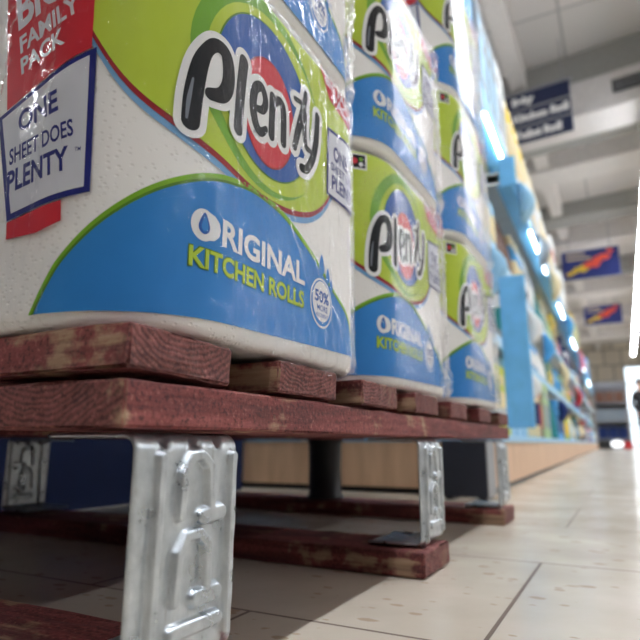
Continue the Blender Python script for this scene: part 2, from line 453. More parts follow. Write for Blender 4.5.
# ------------------------------------------------------------------ kitchen roll packs
PW, PR, PH, PD = .256, .060, .2150, .380      # width along Y, corner radius, height, depth along X
A_ = PW/2-PR; Q = PR*pi/2; B_ = PD-2*PR
SEGS = [('l', 2*A_), ('c', Q), ('l', B_), ('c', Q), ('l', 2*A_), ('c', Q), ('l', B_), ('c', Q)]
PER = sum(s[1] for s in SEGS)
def loop(u):
    """perimeter position (metres, 0 = middle of the aisle-side face) -> x, y, nx, ny"""
    t = (u+A_) % PER; x, y, ang = 0., PR, pi/2        # heading along +Y, normal +X
    for k, L in SEGS:
        if t <= L or L is None:
            if k == 'l': x += cos(ang)*t; y += sin(ang)*t
            else:
                cxx, cyy = x-sin(ang)*PR, y+cos(ang)*PR
                ang += t/PR; x, y = cxx+sin(ang)*PR, cyy-cos(ang)*PR
            return x, y, sin(ang), -cos(ang)
        t -= L
        if k == 'l': x += cos(ang)*L; y += sin(ang)*L
        else:
            cxx, cyy = x-sin(ang)*PR, y+cos(ang)*PR
            ang += L/PR; x, y = cxx+sin(ang)*PR, cyy-cos(ang)*PR
    return x, y, sin(ang), -cos(ang)
def inset(v, rv=.007):
    v = min(max(v, 0), PH)
    e = min(v, PH-v)
    return 0 if e >= rv else rv-sqrt(max(0, rv*rv-(rv-e)**2))
def soft(u, v):
    """slow undulation of the pack: the rolls behind press out, the wrap pulls in between them"""
    u = (u+PER/2) % PER-PER/2
    s = .0010*noise.noise(Vector((u*16, v*9, 3.1)))
    g = .0005*exp(-(u/.022)**2)*max(0, sin(pi*min(1, max(0, v/PH))))
    return s-g
def pack_pt(u, v, off=0.):
    x, y, nx, ny = loop(u); d = off-inset(v)+soft(u, v)
    return Vector((x+nx*d, y+ny*d, v))

def paper_mesh():
    bm = bmesh.new(); NU, rows = 190, []
    vs = [0, .001, .0025, .005, .009, .013]+[.013+(PH-.026)*k/14 for k in range(1, 14)]+[PH-.013, PH-.009, PH-.005, PH-.0025, PH-.001, PH]
    for v in vs: rows.append([bm.verts.new(pack_pt(PER*k/NU, v)) for k in range(NU)])
    for a, b in zip(rows, rows[1:]):
        for k in range(NU): bm.faces.new((a[k], a[(k+1) % NU], b[(k+1) % NU], b[k])).smooth = True
    bm.faces.new(rows[0][::-1]); bm.faces.new(rows[-1])
    me = bpy.data.meshes.new('paper_rolls'); bm.to_mesh(me); bm.free(); me.materials.append(M_PAPER); return me

# ---- flat artwork (u, v in mm) bent onto the pack
INK = {}
def ink(name, rgb, rough=.42):
    INK[name] = len(INK); return flat('print_'+name, rgb, rough, 0, .03, 60., .2)
ink_mats = [ink('lime', (186, 206, 68)), ink('green', (118, 172, 56)), ink('ring_blue', (42, 92, 168)), ink('red', (206, 50, 62)),
            ink('white', (236, 236, 234)), ink('black', (9, 11, 18)), ink('blue', (52, 132, 204)), ink('edge_green', (126, 178, 44)),
            ink('deep_red', (150, 38, 48)), ink('light_blue', (122, 170, 214)), ink('navy', (38, 44, 118)), ink('text_lime', (182, 208, 66)),
            ink('panel', (214, 216, 222)), ink('grey', (120, 126, 136)), ink('dark_green', (84, 130, 34))]
art = bmesh.new(); art_layer = art.faces.layers.int.new('lay')
def smooth_pts(P, n=8, closed=False):
    out = []; m = len(P)
    rng = range(m if closed else m-1)
    for i in rng:
        p0, p1, p2, p3 = (P[(i-1) % m] if closed or i else P[i]), P[i], P[(i+1) % m], (P[(i+2) % m] if closed or i+2 < m else P[(i+1) % m])
        for k in range(n):
            t = k/n
            out.append(tuple(.5*((2*p1[j])+(-p0[j]+p2[j])*t+(2*p0[j]-5*p1[j]+4*p2[j]-p3[j])*t*t+(-p0[j]+3*p1[j]-3*p2[j]+p3[j])*t**3) for j in range(len(p1))))
    if not closed: out.append(P[-1])
    return out
def poly(P, col, lay):
    vs = [art.verts.new((p[0], p[1], 0)) for p in P]
    f = art.faces.new(vs); f.material_index = INK[col]; f[art_layer] = lay
    f.normal_update()
    if f.normal.z < 0: f.normal_flip()
    bmesh.ops.triangulate(art, faces=[f])
def ell(c, a, b, col, lay, n=48, rot=0):
    poly([(c[0]+a*cos(2*pi*k/n)*cos(rot)-b*sin(2*pi*k/n)*sin(rot), c[1]+a*cos(2*pi*k/n)*sin(rot)+b*sin(2*pi*k/n)*cos(rot)) for k in range(n)], col, lay)
def stroke(P, width, col, lay, sm=6):
    """brush stroke: P = (u, v[, half-width factor])"""
    P = [tuple(p)+(1.,) if len(p) == 2 else p for p in P]
    P = smooth_pts(P, sm) if len(P) > 2 else P
    L, R = [], []
    for i, p in enumerate(P):
        a, b = P[max(0, i-1)], P[min(len(P)-1, i+1)]
        d = Vector((b[0]-a[0], b[1]-a[1])); d.normalize(); nrm = Vector((-d.y, d.x)); h = (width*p[2] if lay_grow[0] == 0 else width*p[2]+lay_grow[0])/2
        L.append((p[0]+nrm.x*h, p[1]+nrm.y*h)); R.append((p[0]-nrm.x*h, p[1]-nrm.y*h))
    for i in range(len(P)-1): poly([L[i], L[i+1], R[i+1], R[i]], col, lay)
    for p in (P[0], P[-1]) if True else ():
        h = (width*p[2]+lay_grow[0])/2; ell((p[0], p[1]), h, h, col, lay, 18)
    for p in P[1:-1]:
        h = (width*p[2]+lay_grow[0])/2; ell((p[0], p[1]), h*.99, h*.99, col, lay, 12)
lay_grow = [0]
def text(s, box, col, lay, rot=0., bold=.028, shear=0.):
    """text fitted to box (u0, v0, u1, v1) then turned by rot about its lower left corner"""
    cu = bpy.data.curves.new('t', 'FONT'); cu.body = s; cu.size = 1; cu.offset = bold; cu.resolution_u = 3; cu.shear = shear
    o = bpy.data.objects.new('t', cu); COL.objects.link(o)
    dg = bpy.context.evaluated_depsgraph_get(); me = bpy.data.meshes.new_from_object(o.evaluated_get(dg))
    bpy.data.objects.remove(o); bpy.data.curves.remove(cu)
    xs = [v.co.x for v in me.vertices]; ys = [v.co.y for v in me.vertices]
    x0, x1, y0, y1 = min(xs), max(xs), min(ys), max(ys)
    out = []
    vv = []
    for v in me.vertices:
        a = (v.co.x-x0)/(x1-x0)*(box[2]-box[0]); b = (v.co.y-y0)/(y1-y0)*(box[3]-box[1])
        vv.append(art.verts.new((box[0]+a*cos(rot)-b*sin(rot), box[1]+a*sin(rot)+b*cos(rot), 0)))
    for p in me.polygons:
        try: f = art.faces.new([vv[i] for i in p.vertices])
        except ValueError: continue
        f.material_index = INK[col]; f[art_layer] = lay
        f.normal_update()
        if f.normal.z < 0: f.normal_flip()
    bpy.data.meshes.remove(me)

edge = smooth_pts([(-149, 150), (-135, 128), (-122, 114), (-106, 104), (-90, 97.5), (-70, 93), (-45, 90), (-19, 91), (7, 97), (24, 106), (36, 117), (48, 131), (66, 140), (92, 152)], 5)
top = [(92, 214), (-149, 214)]
poly([(x, y-7.5) for x, y in edge]+top, 'light_blue', 0)
poly([(x, y-3.6) for x, y in edge]+top, 'deep_red', 1)
poly(edge+top, 'lime', 2)
arc = smooth_pts([(-163, 8), (-156, 22), (-149, 33), (-133, 50), (-112, 66), (-89, 77.5), (-66, 84), (-45, 86.5), (-17, 83), (14, 70), (40, 56), (64, 43), (76, 30), (83, 14)], 5)
poly([(-42+(x+42)*1.028, 8+(y-8)*1.055) for x, y in arc], 'edge_green', 1)
poly([(-42+(x+42)*1.012, 8+(y-8)*1.02) for x, y in arc], 'dark_green', 2)
poly(arc, 'blue', 3)
ell((-38, 152), 63, 60, 'green', 3)
ell((-33, 150), 59, 54, 'lime', 4)
ell((-37, 150), 49, 48, 'dark_green', 5)
ell((-37, 150), 48, 47, 'ring_blue', 6)
ell((-37, 142), 28, 34, 'deep_red', 7, rot=-.1)
ell((-37, 142), 27, 33, 'red', 8, rot=-.1)
W6, W8 = 6.6, 8.2
LET = [([(-98.8, 105, 1.0), (-98, 120, 1.05), (-95.5, 137, .95), (-91.5, 148, .75), (-86, 153.5, .8), (-79.5, 152, .95), (-77, 143.5, 1.0), (-77.8, 134, .95), (-82, 127, .85), (-89, 124, .7)], 9.6),
       ([(-64.3, 158), (-66.3, 140), (-68, 116)], W8),
       ([(-52, 137.5, .6), (-44.5, 140, .8), (-41.8, 147, .9), (-46, 153.5, .9), (-52.5, 149, 1.), (-54.5, 138, 1.1), (-51.5, 128, 1.1), (-46, 125.5, .9), (-40.5, 130, .6)], W6),
       ([(-34.5, 154), (-34.8, 129)], W6), ([(-34, 146, .7), (-29, 155, .8), (-23.5, 154.5, 1.), (-21.8, 146, 1.), (-21.5, 131, 1.)], W6),
       ([(4.6, 179, .75), (.5, 163, 1.), (-4.5, 148, 1.), (-8.5, 135, .85)], W6), ([(-9, 168, .7), (2.5, 170, .75)], W6*.8),
       ([(3.6, 164), (3.2, 152), (5.4, 142, .9), (11, 141, .7)], W6*.85), ([(20.5, 171, 1.), (19, 153, 1.05), (15, 139, 1.05), (7.5, 127, .95), (.5, 124.5, .9)], W6)]
lay_grow[0] = 7.5
for P, w_ in LET: stroke(P, w_, 'white', 9)
lay_grow[0] = 0
poly([(-90, 132), (-82, 132), (-80, 148), (-86, 149)], 'white', 9)
for P, w_ in LET: stroke(P, w_, 'black', 10)
stroke([(-101, 106, .6), (-100.4, 116, 1), (-98.8, 128, .5)], 2.2, 'grey', 11)
# lower band lettering
text('ORIGINAL', (-95, 48, 5.5, 62.5), 'white', 5, bold=.03)
ell((-88.5, 55.2), 7.0, 8.0, 'white', 5); ell((-88.3, 54.6), 3.6, 4.6, 'white', 6)
poly(smooth_pts([(-88.3, 61.5), (-85.2, 55.5), (-85.6, 52.2), (-88.3, 50.6), (-91, 52.2), (-91.4, 55.5)], 4, True), 'ring_blue', 7)
poly(smooth_pts([(-88.0, 59.5), (-86.2, 55.3), (-86.6, 53.0), (-88.3, 52.0), (-89.8, 53.3), (-89.9, 55.3)], 4, True), 'blue', 8)
text('KITCHEN ROLLS', (-96.2, 33.2, 5, 44.4), 'dark_green', 5, bold=.05)
text('KITCHEN ROLLS', (-95.6, 33.8, 4.4, 43.8), 'text_lime', 6, bold=.026)
# absorbency drop
ell((28, 42), 15.5, 16.5, 'white', 4); ell((28, 42), 14.3, 15.2, 'blue', 5); ell((28, 43), 12.8, 13.4, 'white', 6)
for du, dv, s in ((0, 66, 1.3), (-9, 62, 1.), (9, 61, 1.), (14, 56, .8)):
    poly(smooth_pts([(28+du+a*s, dv+b*s) for a, b in ((0, 7), (2.8, 1), (2.4, -2), (0, -3.6), (-2.4, -2), (-2.8, 1))], 4, True), 'blue', 6)
text('50%', (18, 42, 38, 50), 'ring_blue', 7); text('MORE', (21, 36.5, 36, 40.5), 'ring_blue', 7, bold=.01); text('ABSORBENT', (19, 32.5, 37, 35), 'ring_blue', 7, bold=.005)
# family pack flash and claim panel: left tag (round the near corner) and right tag
poly([(-215, 214), (-210, 178), (-199, 116), (-146, 136), (-148, 214)], 'red', 5)
text('BIG', (-198, 161, -163, 187), 'panel', 6, rot=.26, bold=.035)
text('FAMILY', (-194, 146.5, -152, 157.5), 'panel', 6, rot=.26, bold=.03)
text('PACK', (-191, 133.5, -160, 144), 'panel', 6, rot=.26, bold=.03)
poly([(-205, 113), (-143.5, 136), (-140.5, 63), (-188, 55)], 'navy', 6)
poly([(-201.5, 111.5), (-146.5, 132), (-143.5, 65.5), (-185.5, 58.5)], 'panel', 7)
text('ONE', (-187, 100, -160, 112.5), 'navy', 8, rot=.2, bold=.03)
text('SHEET DOES', (-191, 84, -150, 93), 'navy', 8, rot=.17, bold=.02)
text('PLENTY', (-190, 69, -151, 81), 'navy', 8, rot=.14, bold=.03)
text('TM', (-149.5, 83, -146.5, 85), 'navy', 8, bold=.01)
poly([(-188, 54.5), (-154, 60), (-153, 50), (-166, 46), (-187, 46)], 'red', 6)
poly([(24, 214), (92, 214), (92, 188), (40, 196)], 'red', 5)
text('BIG FAMILY', (34, 205, 88, 212), 'panel', 6, rot=-.03); text('PACK', (46, 195.5, 80, 204), 'panel', 6, rot=-.03)
poly([(37, 173), (92, 180), (92, 121), (35, 121)], 'navy', 6)
poly([(39, 170.5), (92, 177.5), (92, 123), (37.5, 123)], 'panel', 7)
text('ONE', (46, 151, 70, 163), 'navy', 8); text('SHEET DOES', (42, 142, 86, 148.5), 'navy', 8, bold=.02); text('PLENTY', (43, 128, 86, 139), 'navy', 8)
# little dark sorting mark near the top left corner
poly([(-121, 196), (-103, 196), (-103, 212), (-121, 212)], 'white', 3); poly([(-119.5, 197.5), (-104.5, 197.5), (-104.5, 210.5), (-119.5, 210.5)], 'black', 4)
ell((-115, 204), 2.6, 3, 'red', 5, 16); ell((-109, 206), 1.9, 1.9, 'green', 5, 12); ell((-109, 201), 2.1, 2.1, 'white', 5, 12)
for u in [x*.5 for x in range(-440, 200, 9)]:
    bmesh.ops.bisect_plane(art, geom=art.verts[:]+art.edges[:]+art.faces[:], plane_co=(u, 0, 0), plane_no=(1, 0, 0), dist=1e-5)
for v in [9]+list(range(15, 200, 15))+[203, 206, 208.5, 210.5, 212, 213]:
    bmesh.ops.bisect_plane(art, geom=art.verts[:]+art.edges[:]+art.faces[:], plane_co=(0, v, 0), plane_no=(0, 1, 0), dist=1e-5)
def label_mesh(du=.0055):
    lay = {}
    bm = bmesh.new(); cache = {}
    for f in art.faces:
        vs = []
        for v in f.verts:
            key = (round(v.co.x, 4), round(v.co.y, 4), f[art_layer])
            if key not in cache:
                cache[key] = bm.verts.new(pack_pt(v.co.x/1000+du, v.co.y/1000-.0018, .0004+.00013*f[art_layer]))
            vs.append(cache[key])
        if len(set(vs)) < 3: continue
        try: g_ = bm.faces.new(vs)
        except ValueError: continue
        g_.material_index = f.material_index; g_.smooth = True
    me = bpy.data.meshes.new('printed_label'); bm.to_mesh(me); bm.free()
    for m in ink_mats: me.materials.append(m)
    return me

def film_mesh(seed, hero=False):
    """thin clear wrap: tight on the flats, folded and crinkled at the corners, gathered top and bottom"""
    bm = bmesh.new(); rows = []
    us = []; u = -PER/2
    while u < PER/2-.002:
        us.append(u); u += .0013 if -.225 < u < .145 else .007
    NU = len(us); NV = 86
    z = seed*11.3; rr = random.Random(seed)
    if hero:
        FOLD = [(-.150, .214, -.158, .045, .0030), (-.186, .20, -.191, .035, .0026), (-.137, .19, -.130, .12, .0012), (-.200, .15, -.178, .06, .0018),
                (.000, .078, .062, .018, .0016), (.020, .205, .030, .085, .0018), (.046, .20, .052, .09, .0020), (-.022, .092, .034, .010, .0014),
                (.014, .070, .074, .034, .0014), (.034, .12, .040, .02, .0016), (-.003, .19, .006, .10, .0012), (-.120, .165, -.116, .10, .0008), (.065, .16, .070, .02, .0018)]
    else:
        FOLD = [(rr.uniform(.01, .12), rr.uniform(.0, .215), 0, 0, rr.uniform(.0012, .0030)) for k in range(26)]
        FOLD = [(a, b, a+rr.uniform(-.022, .022), b+rr.uniform(-.06, .06), d) for a, b, _, _, d in FOLD]
        FOLD += [(-.152, .2, -.157, .06, .0016)]
    def fold(u, v):
        m = 0
        for a, b, c, d, h in FOLD:
            if min(a, c)-.02 > u or max(a, c)+.02 < u: continue
            L = (c-a)**2+(d-b)**2; t = max(0, min(1, ((u-a)*(c-a)+(v-b)*(d-b))/L))
            w_ = .003+.0012*noise.noise(Vector((v*40, u*40, z+h*900)))
            dd = sqrt((u-a-t*(c-a))**2+(v-b-t*(d-b))**2)+.002*noise.noise(Vector((u*60, v*60, z)))
            m = max(m, 1.5*h*max(0, 1-abs(dd)/w_/1.4)*(sin(pi*(.08+.84*t))))
        return m
    def crinkle(u, v):
        far = exp(-((u-.080)/.034)**2); near = exp(-((u+.150)/.016)**2); nn = exp(-((u+.192)/.010)**2)
        ends = min(1, exp(-v/.014)+exp(-(PH-v)/.016))
        if hero: a = .00022+.0009*exp(-((u-.035)/.05)**2)+.0019*near+.0019*nn+.0009*ends
        else: a = .00022+.0036*far+.0006*near+.0009*ends
        q = Vector((u*95, v*26, z)) if hero else Vector((u*105, v*55, z)); q2 = Vector((u*170+v*60, v*110, z+5))
        r1 = 1-2*abs(noise.noise(q)); r2 = 1-2.4*abs(noise.noise(q2))
        return a*(.55*r1+(.75 if hero else .95)*r2)+fold(u, v)
    for i in range(NV+1):
        v = PH*i/NV
        row = []
        for u in us:
            vis = -.30 < u < .155
            h = crinkle(u, v) if vis else .0005*noise.noise(Vector((u*60, v*14, z)))
            row.append(bm.verts.new(pack_pt(u, v, .0028+max(-.0008, h))))
        rows.append(row)
    for a, b in zip(rows, rows[1:]):
        for k in range(NU): bm.faces.new((a[k], a[(k+1) % NU], b[(k+1) % NU], b[k])).smooth = True
    if hero:                                                  # loose skirt of film hanging over the pallet edge
        i0 = next(i for i in range(NV+1) if PH*i/NV > .008)
        prev = [rows[i0][k] for k in range(NU) if -.062 < us[k] < .100]; uk = [u for u in us if -.062 < u < .100]
        for f_ in (.35, .7, 1.):
            new = []
            for v, u in zip(prev, uk):
                x, y, nx, ny = loop(u)
                hang = max(0, .0035+.007*noise.noise(Vector((u*38, 4.2, 1.7)))+.003*noise.noise(Vector((u*120, 1.1, 6))))*min(1, (u+.062)/.02)*min(1, (.1-u)/.02)
                o_ = .0042+.0016*noise.noise(Vector((u*90, f_*3, 2.)))
                new.append(bm.verts.new((x+nx*o_, y+ny*o_, .0085*(1-f_)-hang*f_)))
            for k in range(len(uk)-1): bm.faces.new((new[k], new[k+1], prev[k+1], prev[k])).smooth = True
            prev = new
    for ring, s in ((rows[0], -1), (rows[-1], 1)):            # gathered over the roll ends
        c = Vector((-PD/2, PW/2, 0)); prev = ring
        for f_ in (.85, .55):
            new = []
            for v in ring:
                d = v.co-c; q = Vector((c.x+d.x*f_, c.y+d.y*f_, (PH+.0012 if s > 0 else 0)+(.0012*noise.noise(v.co*60+Vector((f_*9, 0, z))) if s > 0 else 0)))
                new.append(bm.verts.new(q))
            for k in range(NU):
                vs = (prev[k], prev[(k+1) % NU], new[(k+1) % NU], new[k])
                bm.faces.new(vs if s > 0 else vs[::-1]).smooth = True
            prev = new
    me = bpy.data.meshes.new('clear_wrap'); bm.to_mesh(me); bm.free(); me.materials.append(M_FILM); return me
M_FILM = mat_film('a')
paper_m, label_m, label_n = paper_mesh(), label_mesh(), label_mesh(-.004); art.free()
films = [film_mesh(1, True), film_mesh(2), film_mesh(3), film_mesh(4)]
DECK = .1616
def pack(x, y, z, film, label, rz=0., lm=None):
    r = empty('kitchen_roll_pack', (x, y, z), rz)
    link('paper_rolls', paper_m, r); link('printed_label', lm or label_m, r); link('clear_wrap', films[film], r)
    tag(r, label, 'kitchen roll pack', 'wrapped kitchen roll packs stacked on the pallet'); return r
LV = .2195
pack(-.002, -.001, DECK, 0, 'nearest large kitchen roll pack resting on the near pallet corner')
pack(-.003, -.003, DECK+LV, 1, 'kitchen roll pack on top of the nearest, only its lower edge in view', .003)
pack(-.009, .2640, DECK, 2, 'bottom kitchen roll pack of the middle stack on the pallet', 0, label_n)
pack(-.008, .2635, DECK+LV, 3, 'upper kitchen roll pack of the middle stack with a silvery crinkled edge', -.002, label_n)
pack(-.003, .5290, DECK, 1, 'bottom kitchen roll pack of the far stack, at the pallet end')
pack(-.002, .5285, DECK+LV, 3, 'middle kitchen roll pack of the three in the far stack', .003)
pack(-.004, .5300, DECK+2*LV, 2, 'topmost kitchen roll pack of the tall far stack')

# ------------------------------------------------------------------ shelving run behind the pallet
GA = .0200                                   # turned slightly to the pallet
gon = empty('shelving_run', (-.108, 1.14, 0), GA)
tag(gon, 'long pale blue lit shelving run on a beech plinth beside the aisle', 'shelving')
GL, GD = 11.6, 1.4
box_obj('plinth', (-GD, .002, .012), (0, GL, .116), M_PLINTH, gon, .002)
box_obj('shadow_gap', (-GD+.01, .012, 0), (-.012, GL-.01, .012), M_BLACK, gon)  # black strip stands in for the shade under the plinth
box_obj('base_deck', (-GD, 0, .116), (.004, GL, .134), M_BLUE2, gon, .002)
box_obj('back_panel', (-.46, .01, .134), (-.44, GL, 1.30), M_BLUE2, gon)
box_obj('end_panel', (-GD, -.012, .134), (-.20, .008, 1.30), M_BLUE, gon, .003)
LEV = [.134, .44, .74, 1.20]
for z in LEV[1:]:
    sh = box_obj('shelf', (-.44, .01, z-.022), (-.045 if z < 1 else -.02, GL, z), M_WHITE, gon, .002)
    x1 = -.041 if z < 1 else -.016
    box_obj('price_rail', (x1-.004, .01, z-.040), (x1+.008, GL, z-.001), M_BLUE2, sh, .002)
fa = box_obj('canopy', (-.06, .0, 1.075), (.0, GL, 1.165), M_BLUE, gon, .004)
for y0, L_ in ((.28, .34), (1.36, .34), (1.80, .30), (2.95, .5), (4.5, .6), (6.4, .8), (8.6, .9)):
    bm = bmesh.new(); add_box(bm, (-.006, y0, 1.064), (.003, y0+L_, 1.074), 0, .003)
    mesh_obj('canopy_lamp', bm, M_SLED, fa)
for k in range(12):
    box_obj('upright', (-.46, k*GL/11.02, .116), (-.42, k*GL/11.02+.03, 1.5), M_WHITE, gon)

# dark foot panel and blue crate at the near end of the run
fp = empty('foot_panel', (-.183, 1.055, 0))
box_obj('panel', (.0, 0, .006), (.092, .006, .119), M_DARK, fp, .001)
box_obj('side_plate', (.0925, 0, .006), (.0945, .075, .119), M_GREY, fp)['label'] = 'grey metal side plate'
for x in (.012, .08): box_obj('foot', (x-.008, .004, 0), (x+.008, .07, .006), M_BLACK, fp)
tag(fp, 'charcoal floor-standing panel with grey side behind the far steel leg', 'panel')

cr = empty('storage_bin', (-1.30, -.76, 0))  # bin lengthened towards the camera to keep light from under the pallet
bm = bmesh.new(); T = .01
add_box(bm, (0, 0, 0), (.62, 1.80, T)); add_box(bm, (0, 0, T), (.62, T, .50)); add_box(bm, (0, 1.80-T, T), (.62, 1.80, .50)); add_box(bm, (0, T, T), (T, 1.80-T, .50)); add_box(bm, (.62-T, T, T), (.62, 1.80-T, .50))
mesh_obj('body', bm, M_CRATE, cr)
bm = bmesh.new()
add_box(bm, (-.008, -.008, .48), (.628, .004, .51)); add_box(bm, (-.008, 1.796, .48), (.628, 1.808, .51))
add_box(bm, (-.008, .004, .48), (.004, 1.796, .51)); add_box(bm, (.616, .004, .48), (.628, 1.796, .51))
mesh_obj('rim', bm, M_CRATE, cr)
tag(cr, 'dark blue storage bin in the shade on the far left of the pallet, lengthened to block light', 'bin')

# ---- goods on the shelves
COLS = {'teal': (22, 124, 128), 'white': (232, 234, 232), 'sky blue': (86, 166, 224), 'navy': (34, 52, 104), 'pale green': (178, 206, 150), 'yellow green': (196, 206, 92),
        'cream': (232, 216, 172), 'pink': (232, 146, 172), 'red': (196, 52, 58), 'yellow': (238, 204, 74), 'grey': (150, 160, 168), 'brown': (118, 84, 68),
        'orange': (232, 140, 60), 'pale blue': (158, 204, 232), 'dark green': (32, 92, 76)}
CM = {k: flat('goods_'+k.replace(' ', '_'), v, .55, spec=.2) for k, v in COLS.items()}
def goods_mesh(kind, col, cap, h, wd):
    bm = bmesh.new()
    if kind == 'bottle':
        r = wd*.46; add_lathe(bm, [(r*.9, 0), (r, h*.03), (r, h*.66), (r*.8, h*.76), (r*.42, h*.82), (r*.42, h*.84)], n=16)
        add_lathe(bm, [(r*1.01, h*.2), (r*1.012, h*.21), (r*1.012, h*.55), (r*1.01, h*.56)], n=16, mi=1)
    elif kind == 'jar':
        r = wd*.48; add_lathe(bm, [(r*.92, 0), (r, h*.05), (r, h*.7), (r*.88, h*.78)], n=16)
        add_lathe(bm, [(r*1.01, h*.15), (r*1.012, h*.16), (r*1.012, h*.6), (r*1.01, h*.61)], n=16, mi=1)
    elif kind == 'tube':
        r = wd*.42; add_lathe(bm, [(r*.7, h*.14), (r*.95, h*.2), (r, h*.4)], n=16)
        rings = []
        for k in range(7):
            t = k/6; rings.append([bm.verts.new((r*(1-.92*t)*cos(2*pi*j/16), r*(1+.12*t)*sin(2*pi*j/16), h*(.4+.6*t))) for j in range(16)])
        for a, b in zip(rings, rings[1:]):
            for j in range(16): bm.faces.new((a[j], a[(j+1) % 16], b[(j+1) % 16], b[j])).smooth = True
        bm.faces.new(rings[-1])
    elif kind == 'pouch':
        rings = []
        for k in range(9):
            t = k/8; d = wd*.34*(1-t**2.2)+.003
            rings.append([bm.verts.new((d*cos(2*pi*j/16), wd*.47*math.copysign(abs(sin(2*pi*j/16))**.5, sin(2*pi*j/16)), h*t)) for j in range(16)])
        for a, b in zip(rings, rings[1:]):
            for j in range(16):
                f = bm.faces.new((a[j], a[(j+1) % 16], b[(j+1) % 16], b[j])); f.smooth = True
        bm.faces.new(rings[0][::-1]); bm.faces.new(rings[-1])
    else:
        add_box(bm, (-wd*.36, -wd*.48, 0), (wd*.36, wd*.48, h), 0, .002)
        add_box(bm, (wd*.36, -wd*.42, h*.18), (wd*.365, wd*.42, h*.62), 1)
        add_box(bm, (wd*.36, -wd*.3, h*.72), (wd*.365, wd*.3, h*.86), 1)
    me = bpy.data.meshes.new(kind); bm.to_mesh(me); bm.free()
    me.materials.append(CM[col]); me.materials.append(CM[cap])
    cm = None
    if kind in ('bottle', 'jar', 'tube'):
        bm = bmesh.new()
        if kind == 'bottle': r = wd*.46; add_lathe(bm, [(r*.5, h*.84), (r*.52, h*.86), (r*.5, h*.98), (r*.44, h)], n=14)
        elif kind == 'jar': r = wd*.48; add_lathe(bm, [(r, h*.78), (r*1.02, h*.8), (r*1.02, h*.97), (r*.96, h)], n=16)
        else: r = wd*.42; add_lathe(bm, [(r*.78, 0), (r*.8, h*.02), (r*.74, h*.14)], n=14)
        cm = bpy.data.meshes.new('cap'); bm.to_mesh(cm); bm.free(); cm.materials.append(CM[cap])
    return me, cm
GM = Matrix.Translation((-.108, 1.14, 0)) @ Matrix.Rotation(GA, 4, 'Z')
LNAME = ['base deck', 'second shelf up', 'third shelf up', 'top ledge']
NM = {'bottle': 'bottle', 'jar': 'jar', 'tube': 'squeeze_tube', 'pouch': 'refill_pouch', 'carton': 'carton'}
def row(kind, col, cap, lev, y0, n_, wd, h, x=-.075):
    me, cm = goods_mesh(kind, col, cap, h, wd)
    nm = NM[kind]; word = nm.replace('_', ' ')
    lab = '%s %s with %s %s on the %s of the shelving run' % (col, word, cap, 'panel' if kind in ('carton', 'pouch') else 'cap', LNAME[lev])
    first = None
    for k in range(n_):
        p = GM @ Vector((x-wd*.5+random.uniform(-.004, .004), y0+wd*(k+.5), LEV[lev]+.0005))
        if first is None:
            o = link(nm, me); first = o
            if cm: link('cap', cm, o)
        else:
            o = first.copy(); COL.objects.link(o)
            for ch in first.children:
                c = ch.copy(); COL.objects.link(c); c.parent = o
        o.location = p; o.rotation_euler = (0, 0, GA)
        tag(o, lab, word, '%s %ss on the %s' % (col, word, LNAME[lev]))
used = set()
KIND = ['bottle', 'carton', 'jar', 'pouch', 'tube', 'bottle', 'carton']
PAL = {0: ['teal', 'sky blue', 'yellow green', 'pale blue', 'cream', 'dark green', 'grey', 'brown', 'white', 'red', 'navy', 'pink'],
       1: ['sky blue', 'white', 'teal', 'pale blue', 'grey', 'cream', 'navy', 'yellow', 'pink', 'pale green', 'red', 'brown'],
       2: ['white', 'pale blue', 'brown', 'sky blue', 'grey', 'teal', 'cream', 'pale green', 'yellow', 'pink', 'navy', 'red'],
       3: ['grey', 'white', 'yellow', 'cream', 'pale blue', 'white', 'pale green', 'orange', 'pink', 'red', 'sky blue']}
rs = random.Random(11)
